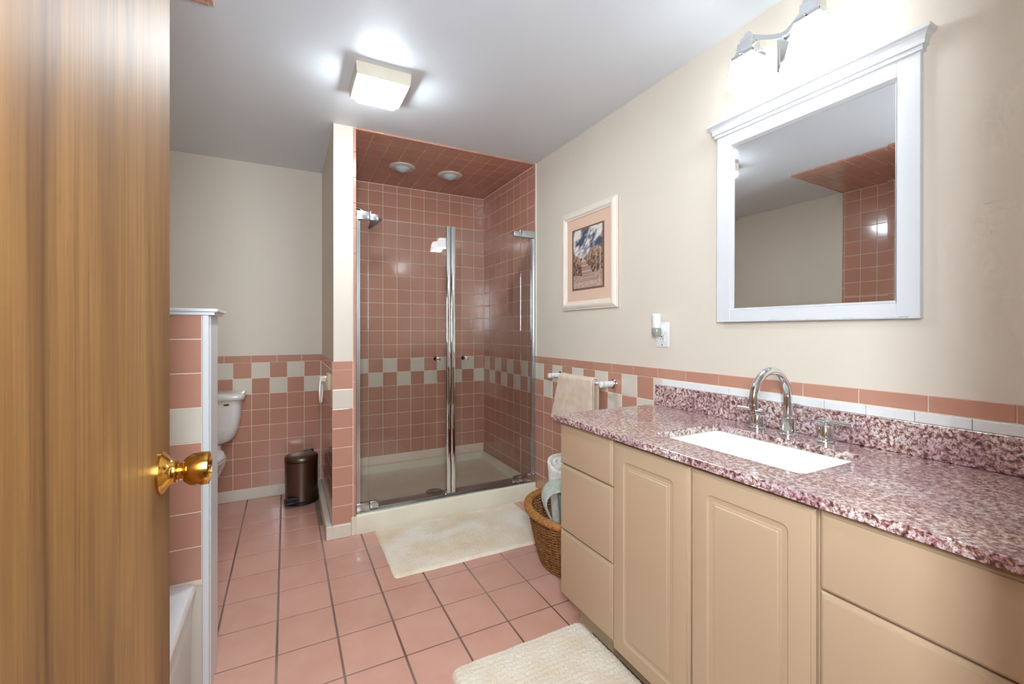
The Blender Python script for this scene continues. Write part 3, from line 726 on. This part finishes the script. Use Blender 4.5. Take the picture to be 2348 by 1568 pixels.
# ------------------------------------------------------------------ towel bar and hand towel
tb = empty('towel_bar', (XR, 2.17, 0.925), 'white towel bar with round posts on the tiled wall', 'towel bar')
for yy in (1.905, 2.435):
    p_ = lathe_obj('post', PLAST, tb, [(0.0165, -0.010), (0.0170, -0.075), (0.0175, -0.086), (0.0170, -0.092), (0.012, -0.094)], (XT, yy, 0.925), 'x', 28)
    lathe_obj('flange', CHROME, p_, [(0.027, 0.0), (0.027, -0.005), (0.022, -0.008), (0.0185, -0.014), (0.017, -0.014)], (XT, yy, 0.925), 'x', 28)
    lathe_obj('chrome_band', CHROME, p_, [(0.0172, -0.078), (0.0182, -0.079), (0.0182, -0.081), (0.0172, -0.082)], (XT, yy, 0.925), 'x', 28)
bm = bmesh.new(); tube(bm, [(XT - 0.062, 1.905, 0.925), (XT - 0.062, 2.435, 0.925)], 0.008, 14); fin('bar', bm, PLAST, tb, smooth=True)
def drape(name, m, parent, y0, y1, zf, zbk, r, flare, th, seed):
    """cloth folded over the bar: front fall to zf, back fall to zbk"""
    bx = XT - 0.062; prof = []
    n = 16
    for i in range(n + 1): prof.append((bx - r, zf + (0.925 - zf) * i / n, 1 - i / n))
    for i in range(1, 10): t = pi - pi * i / 10; prof.append((bx + r * cos(t), 0.925 + r * sin(t), 0))
    for i in range(n + 1): prof.append((bx + r, 0.925 + (zbk - 0.925) * i / n, -i / n))
    bm = bmesh.new(); g = []
    for (x, z, q) in prof:
        row = []
        for j in range(23):
            s = j / 22; f = max(q, 0)
            yy = (y0 - flare[0] * f) + s * ((y1 + flare[1] * f) - (y0 - flare[0] * f))
            wv = 0.0035 * sin(s * 9 + seed) * abs(q) + 0.003 * mnoise.noise(Vector((yy * 14, z * 9, seed)))
            band = 0.0018 if 0.52 < f < 0.66 or f > 0.995 else 0
            row.append(bm.verts.new((x - wv - 0.012 * f + band, yy, z + 0.0015 * mnoise.noise(Vector((yy * 30, z * 4, seed))))))
        g.append(row)
    for a, b in zip(g[:-1], g[1:]):
        for j in range(22): bm.faces.new((a[j], a[j + 1], b[j + 1], b[j]))
    o = fin(name, bm, m, parent, smooth=True, angle=80)
    s = o.modifiers.new('s', 'SOLIDIFY'); s.thickness = th; s.offset = 0
    s = o.modifiers.new('u', 'SUBSURF'); s.levels = 1; s.render_levels = 1
    return o
ht = empty('hand_towel', (1.55, 2.15, 0.62), 'folded peach hand towel hanging over the white towel bar', 'towel')
drape('outer_fold', TOWEL, ht, 1.985, 2.330, 0.66, 0.70, 0.0245, (0.02, 0.075), 0.009, 1)
drape('inner_fold', TOWEL, ht, 1.980, 2.322, 0.67, 0.69, 0.0145, (0.008, 0.07), 0.007, 5)

# ------------------------------------------------------------------ wicker basket with rolled towels
BX, BY = 1.352, 1.900
bk = empty('wicker_basket', (BX, BY, 0), 'oval brown wicker basket beside the vanity holding rolled towels', 'basket')
def bell(z, t, off=0.0):
    q = z / 0.30; e = q ** 0.75
    return (BX + (0.165 + 0.066 * e + off) * cos(t), BY + (0.198 + 0.092 * e + off) * sin(t), z)
NS = 34
bm = bmesh.new(); NSEG = NS * 4; lv = 40
for k in range(lv):
    z = 0.008 + 0.265 * k / (lv - 1)
    tube(bm, [bell(z + 0.0012 * sin(t * 5 + k), t, 0.0045 * cos(NS / 2 * t + pi * k)) for t in [2 * pi * i / NSEG for i in range(NSEG + 1)]], 0.0034, 5, False)
tag(fin('weave', bm, WICKB, bk, smooth=True, normals=False, angle=80), kind='stuff')
bm = bmesh.new()
for i in range(NS):
    t = 2 * pi * (i + 0.0) / NS
    tube(bm, [bell(z, t) for z in (0.002, 0.05, 0.11, 0.17, 0.23, 0.285)], 0.0030, 6)
tag(fin('stakes', bm, WICK, bk, smooth=True), kind='stuff')
bm = bmesh.new(); ns = 9
for s in range(ns):
    pts = []
    for i in range(181):
        t = 2 * pi * i / 180; ph = 2 * pi * s / ns + t * 9
        bx_, by_, bz = bell(0.283, t, 0.003 + 0.017 * cos(ph)); zz = 0.283 + 0.012 * sin(ph) - 0.012 * cos(2 * t) * 0
        pts.append((bx_, by_, zz))
    tube(bm, pts, 0.0072, 6, False)
tag(fin('braided_rim', bm, WICK, bk, smooth=True, normals=False, angle=80), kind='stuff')
bm = bmesh.new(); lathe(bm, [(0.97, 0.004), (0.97, 0.012)], (0, 0, 0), 'z', 40)
for v in bm.verts: v.co.x = BX + v.co.x * 0.178; v.co.y = BY + v.co.y * 0.205
fin('base', bm, WICKB, bk)
def roll(name, m, label, bot, top, z0, z1, R, turns, th, ph=0.0):
    """rolled towel: bot, top = (x, y) of its axis at foot and head; narrower at the foot"""
    bm = bmesh.new(); rs = []; n = int(turns * 26); r0 = 0.012
    for i in range(n + 1):
        a = ph + 2 * pi * turns * i / n; r = r0 + (R - th / 2 - r0) * i / n
        r *= 1 + 0.03 * sin(3 * a + ph)
        c, s_ = cos(a), sin(a); zt_ = z1 + 0.006 * sin(a * 1.3 + ph) - 0.014 * (i / n) ** 2 + 0.38 * r * (0.55 * c + 0.84 * s_)
        sec = [(-th / 2, z0), (-th / 2, z0 + 0.12), (-th / 2, zt_ - th / 2)] + [(-th / 2 * cos(q), zt_ - th / 2 + th / 2 * sin(q)) for q in (pi / 4, pi / 2, 3 * pi / 4)] + [(th / 2, zt_ - th / 2), (th / 2, z0 + 0.12), (th / 2, z0)]
        ring = []
        for o, z in sec:
            k_ = min(1, (z - z0) / 0.22); f = 0.60 + 0.40 * k_; q = min(1.2, (z - z0) / (z1 - z0))
            ring.append((bot[0] + (top[0] - bot[0]) * q + (r * f + o) * c, bot[1] + (top[1] - bot[1]) * q + (r * f + o) * s_, z))
        rs.append(ring)
    rings(bm, rs, True, True)
    return tag(fin(name, bm, m, None, smooth=True, angle=60), label, 'towel', 'rolled towels in the wicker basket')
roll('rolled_towel', TGREY, 'tall pale grey rolled towel standing at the back of the basket', (1.365, 1.985), (1.378, 2.050), 0.014, 0.500, 0.096, 2.7, 0.020, 0.6)
rb = roll('rolled_towel', TGREEN, 'sage green rolled towel with a loose flap, in the middle of the basket', (1.325, 1.862), (1.290, 1.850), 0.014, 0.425, 0.080, 2.4, 0.018, 2.2)
roll('rolled_towel', TGREY, 'short white rolled towel lowest at the front of the basket', (1.350, 1.772), (1.290, 1.715), 0.014, 0.318, 0.046, 2.0, 0.016, 1.0)
# loose flap of the green towel
bm = bmesh.new(); g = []
fl = [((1.300, 1.935, 0.438), (1.255, 1.760, 0.420)), ((1.262, 1.950, 0.436), (1.214, 1.790, 0.432)), ((1.228, 1.955, 0.418), (1.178, 1.815, 0.420)), ((1.200, 1.950, 0.382), (1.152, 1.825, 0.385)), ((1.180, 1.938, 0.342), (1.137, 1.828, 0.345)), ((1.172, 1.915, 0.305), (1.135, 1.822, 0.300)), ((1.176, 1.905, 0.272), (1.148, 1.818, 0.262))]
for a, b in fl:
    g.append([bm.verts.new(Vector(a).lerp(Vector(b), j / 8) + Vector((0.022 - 0.045 * min(1, max(0, (a[2] - 0.30) / 0.08)) * (1 - max(0, (a[0] - 1.26) / 0.04)) - 0.008 * sin(pi * j / 8), 0, 0.006 * sin(pi * j / 8)))) for j in range(9)])
for a, b in zip(g[:-1], g[1:]):
    for j in range(8): bm.faces.new((a[j], a[j + 1], b[j + 1], b[j]))
f_ = fin('loose_flap', bm, TGREEN, rb, smooth=True, angle=80)
s = f_.modifiers.new('s', 'SOLIDIFY'); s.thickness = 0.010; s.offset = 0
s = f_.modifiers.new('u', 'SUBSURF'); s.levels = 2; s.render_levels = 2

# ------------------------------------------------------------------ rugs
def rug(name, m, label, x0, x1, y0, y1, step, hgt, rad, rot=0.0, wob=0.004, ridge=0.0):
    bm = bmesh.new(); nx = int((x1 - x0) / step); ny = int((y1 - y0) / step); g = []
    cx_, cy_ = (x0 + x1) / 2, (y0 + y1) / 2; cr, sr = cos(rot), sin(rot); rnd = random.Random(11)
    for i in range(nx + 1):
        row = []
        for j in range(ny + 1):
            u, v = i / nx, j / ny; x = x0 + (x1 - x0) * u; y = y0 + (y1 - y0) * v
            # round corners
            dx = max(abs(x - cx_) - ((x1 - x0) / 2 - rad), 0); dy = max(abs(y - cy_) - ((y1 - y0) / 2 - rad), 0)
            d = sqrt(dx * dx + dy * dy)
            if dx > 0 and dy > 0 and max(dx, dy) > 0:
                k_ = max(dx, dy) / d
                x -= math.copysign(dx - dx * k_, x - cx_); y -= math.copysign(dy - dy * k_, y - cy_)
            e = min(u * nx, (1 - u) * nx, v * ny, (1 - v) * ny)
            w_ = wob * mnoise.noise(Vector((x * 9, y * 9, 3.3)))
            z = hgt * min(1, (e / 4.0) ** 0.5) if e > 0 else 0.0
            if e > 0: z += rnd.uniform(-0.0022, 0.0022) + ridge * sin(2 * pi * y / 0.022 + 2 * mnoise.noise(Vector((x * 4, y * 4, 0)))) + 0.003 * mnoise.noise(Vector((x * 14, y * 14, 1)))
            x += w_ + rnd.uniform(-0.0008, 0.0008); y += w_ + rnd.uniform(-0.0008, 0.0008)
            X2 = cx_ + (x - cx_) * cr - (y - cy_) * sr; Y2 = cy_ + (x - cx_) * sr + (y - cy_) * cr
            row.append(bm.verts.new((X2, Y2, max(z, 0.0) + 0.0008)))
        g.append(row)
    for a, b in zip(g[:-1], g[1:]):
        for j in range(ny): bm.faces.new((a[j], b[j], b[j + 1], a[j + 1]))
    # underside
    border = [g[i][0] for i in range(nx + 1)] + [g[nx][j] for j in range(1, ny + 1)] + [g[i][ny] for i in range(nx - 1, -1, -1)] + [g[0][j] for j in range(ny - 1, 0, -1)]
    bm.faces.new(border[::-1])
    return tag(fin(name, bm, m, None, smooth=True, angle=75, normals=False), label, 'rug', 'cream bath rugs')
rug('bath_rug', RUG1M, 'stained cream bath rug on the floor in front of the shower', 0.476, 1.425, 2.168, 2.742, 0.0045, 0.013, 0.02, radians(-0.5))
rug('bath_rug', RUG2M, 'cream bath rug with rounded corners in front of the vanity', 0.518, 1.090, 0.52, 1.492, 0.0036, 0.016, 0.035, 0.0, ridge=0.0008)

# ------------------------------------------------------------------ pedal bin
bx_, by_ = 0.098, 3.485
bn = empty('pedal_bin', (bx_, by_, 0), 'small bronze steel pedal bin in the corner beside the toilet', 'bin')
lathe_obj('base_ring', BLACK, bn, [(0.108, 0.0), (0.113, 0.004), (0.112, 0.020), (0.104, 0.026)], (bx_, by_, 0.001), 'z', 40)
lathe_obj('body', BRONZE, bn, [(0.104, 0.024), (0.105, 0.08), (0.1065, 0.20), (0.1075, 0.296)], (bx_, by_, 0), 'z', 48)
lathe_obj('lid_gasket', BLACK, bn, [(0.104, 0.296), (0.1085, 0.298), (0.1085, 0.302), (0.104, 0.304)], (bx_, by_, 0), 'z', 40)
lathe_obj('lid', BRONZE, bn, [(0.104, 0.302), (0.1095, 0.304), (0.1095, 0.322), (0.106, 0.328), (0.095, 0.334), (0.06, 0.339), (0.02, 0.341)], (bx_, by_, 0), 'z', 48)
bbox('hinge', BLACK, bn, bx_ + 0.02, bx_ + 0.085, by_ + 0.085, by_ + 0.122, 0.26, 0.338, 0.006, 2)
pd = bbox('pedal_slot', BLACK, bn, bx_ - 0.096, bx_ - 0.020, by_ - 0.108, by_ - 0.06, 0.022, 0.062, 0.004)
bm = bmesh.new(); box(bm, bx_ - 0.108, bx_ - 0.034, by_ - 0.140, by_ - 0.085, 0.030, 0.044, 0.004, 2); fin('pedal', bm, BLACK, bn, smooth=True)

# ------------------------------------------------------------------ toilet
TX = -0.520
to = empty('toilet', (TX, 3.3, 0), 'white two-piece toilet mostly hidden behind the half wall', 'toilet')
bm = bmesh.new()
rs = []
for z, hw_, yf in ((0.452, 0.10, 3.515), (0.460, 0.15, 3.500), (0.478, 0.188, 3.482), (0.51, 0.214, 3.468), (0.56, 0.232, 3.456), (0.64, 0.244, 3.449), (0.755, 0.250, 3.446)):
    rs.append([(a, b, z) for a, b in rrect(TX - hw_, TX + hw_, yf, 3.672, 0.05 if z > 0.48 else 0.03, 6)])
rings(bm, rs); fin('tank', bm, PORC, to, smooth=True, angle=50)
bm = bmesh.new()
rings(bm, [[(a, b, z) for a, b in rrect(TX - 0.262 - i, TX + 0.262 + i, 3.434 - i, 3.676, 0.045, 6)] for i, z in ((-0.004, 0.752), (0.006, 0.757), (0.010, 0.778), (0.006, 0.790), (-0.010, 0.797), (-0.05, 0.800))])
fin('tank_lid', bm, PORC, to, smooth=True, angle=60)
bm = bmesh.new(); lathe(bm, [(0.0185, 0.0), (0.0175, -0.0015), (0.01, -0.002)], (-0.352, 3.4475, 0.727), 'y', 28, sy=0.42); fin('emblem', bm, mat('emblem_brass', (120, 92, 44), 0.35, 0.6), to, smooth=True)
def oval(hwx, yf, yb, z, n=40):
    out = []
    for k in range(n):
        t = 2 * pi * k / n; yy = sin(t)
        out.append((TX + hwx * cos(t), (yf + yb) / 2 + (yb - yf) / 2 * yy, z))
    return out
bm = bmesh.new()
rings(bm, [oval(0.115, 3.08, 3.62, 0.0), oval(0.110, 3.09, 3.62, 0.03), oval(0.095, 3.12, 3.60, 0.16), oval(0.11, 3.06, 3.60, 0.24), oval(0.155, 2.97, 3.60, 0.32), oval(0.180, 2.93, 3.60, 0.375), oval(0.186, 2.92, 3.60, 0.410), oval(0.180, 2.925, 3.59, 0.420)])
box(bm, TX - 0.13, TX + 0.13, 3.40, 3.66, 0.34, 0.455, 0.02, 3)
fin('bowl', bm, PORC, to, smooth=True, angle=50)
bm = bmesh.new(); rings(bm, [oval(0.182, 2.918, 3.46, 0.421), oval(0.188, 2.912, 3.46, 0.428), oval(0.186, 2.915, 3.46, 0.438), oval(0.17, 2.93, 3.45, 0.441)]); fin('seat', bm, PORC, to, smooth=True)
bm = bmesh.new(); rings(bm, [oval(0.182, 2.918, 3.45, 0.442), oval(0.187, 2.913, 3.45, 0.448), oval(0.182, 2.920, 3.45, 0.460), oval(0.15, 2.95, 3.42, 0.470), oval(0.08, 3.02, 3.36, 0.475)]); fin('seat_lid', bm, PORC, to, smooth=True)

# ------------------------------------------------------------------ towel ring on the divider
tr = empty('towel_ring', (0.240, 2.95, 0.91), 'cream ceramic towel ring on the side of the dividing wall', 'towel ring')
CER = mat('cream_ceramic', (226, 206, 180), 0.15, coat=0.3)
bm = bmesh.new(); rings(bm, [[(x, a, b) for a, b in rrect(2.898 + i, 3.002 - i, 0.852 + i, 0.956 - i, 0.008, 3)] for x, i in ((0.2405, 0), (0.232, 0.002), (0.226, 0.010), (0.216, 0.034))])
rings(bm, [[(x, a, b) for a, b in rrect(2.936 + i, 2.964 - i, 0.902 + i * 2, 0.940 - i * 0.3, 0.004, 3)] for x, i in ((0.222, 0), (0.200, 0.002), (0.186, 0.0), (0.182, 0.003))])
fin('bracket', bm, CER, tr, smooth=True, angle=45)
bm = bmesh.new(); tube(bm, [(0.192 + 0.012 * sin(t), 2.95 + 0.074 * sin(t), 0.846 + 0.074 * cos(t)) for t in [2 * pi * i / 40 for i in range(41)]], 0.0052, 10, False)
fin('ring', bm, PLAST, tr, smooth=True)

# ------------------------------------------------------------------ on the front wall (seen reflected in the shower glass)
sg = empty('wall_sign', (1.41, YF, 1.73), 'mauve-grey wooden sign with white script on the wall by the doorway', 'sign')
bbox('board', mat('sign_board', (150, 122, 124), 0.6), sg, 1.22, 1.605, YF + 0.001, YF + 0.02, 1.585, 1.875, 0.002)
bm = bmesh.new(); random.seed(5)
for zz, xa, xb_ in ((1.775, 1.55, 1.30), (1.675, 1.56, 1.29)):
    pts = []
    n = 60
    for i in range(n + 1):
        t = i / n; pts.append((xa + (xb_ - xa) * t + 0.008 * sin(t * 50), YF + 0.021, zz + 0.017 * sin(t * 50 + 1.2) * (0.5 + 0.5 * abs(sin(t * 9)))))
    tube(bm, pts, 0.0022, 5)
fin('script', bm, PLAST, sg)
sp_ = empty('switch_plate', (1.43, YF, 1.31), 'white double switch plate on the wall by the doorway', 'switch')
bbox('plate', PLAST, sp_, 1.372, 1.488, YF, YF + 0.006, 1.250, 1.370, 0.002)
for xx in (1.407, 1.453): bbox('toggle', PLAST, sp_, xx - 0.005, xx + 0.005, YF + 0.005, YF + 0.016, 1.300, 1.320, 0.001)
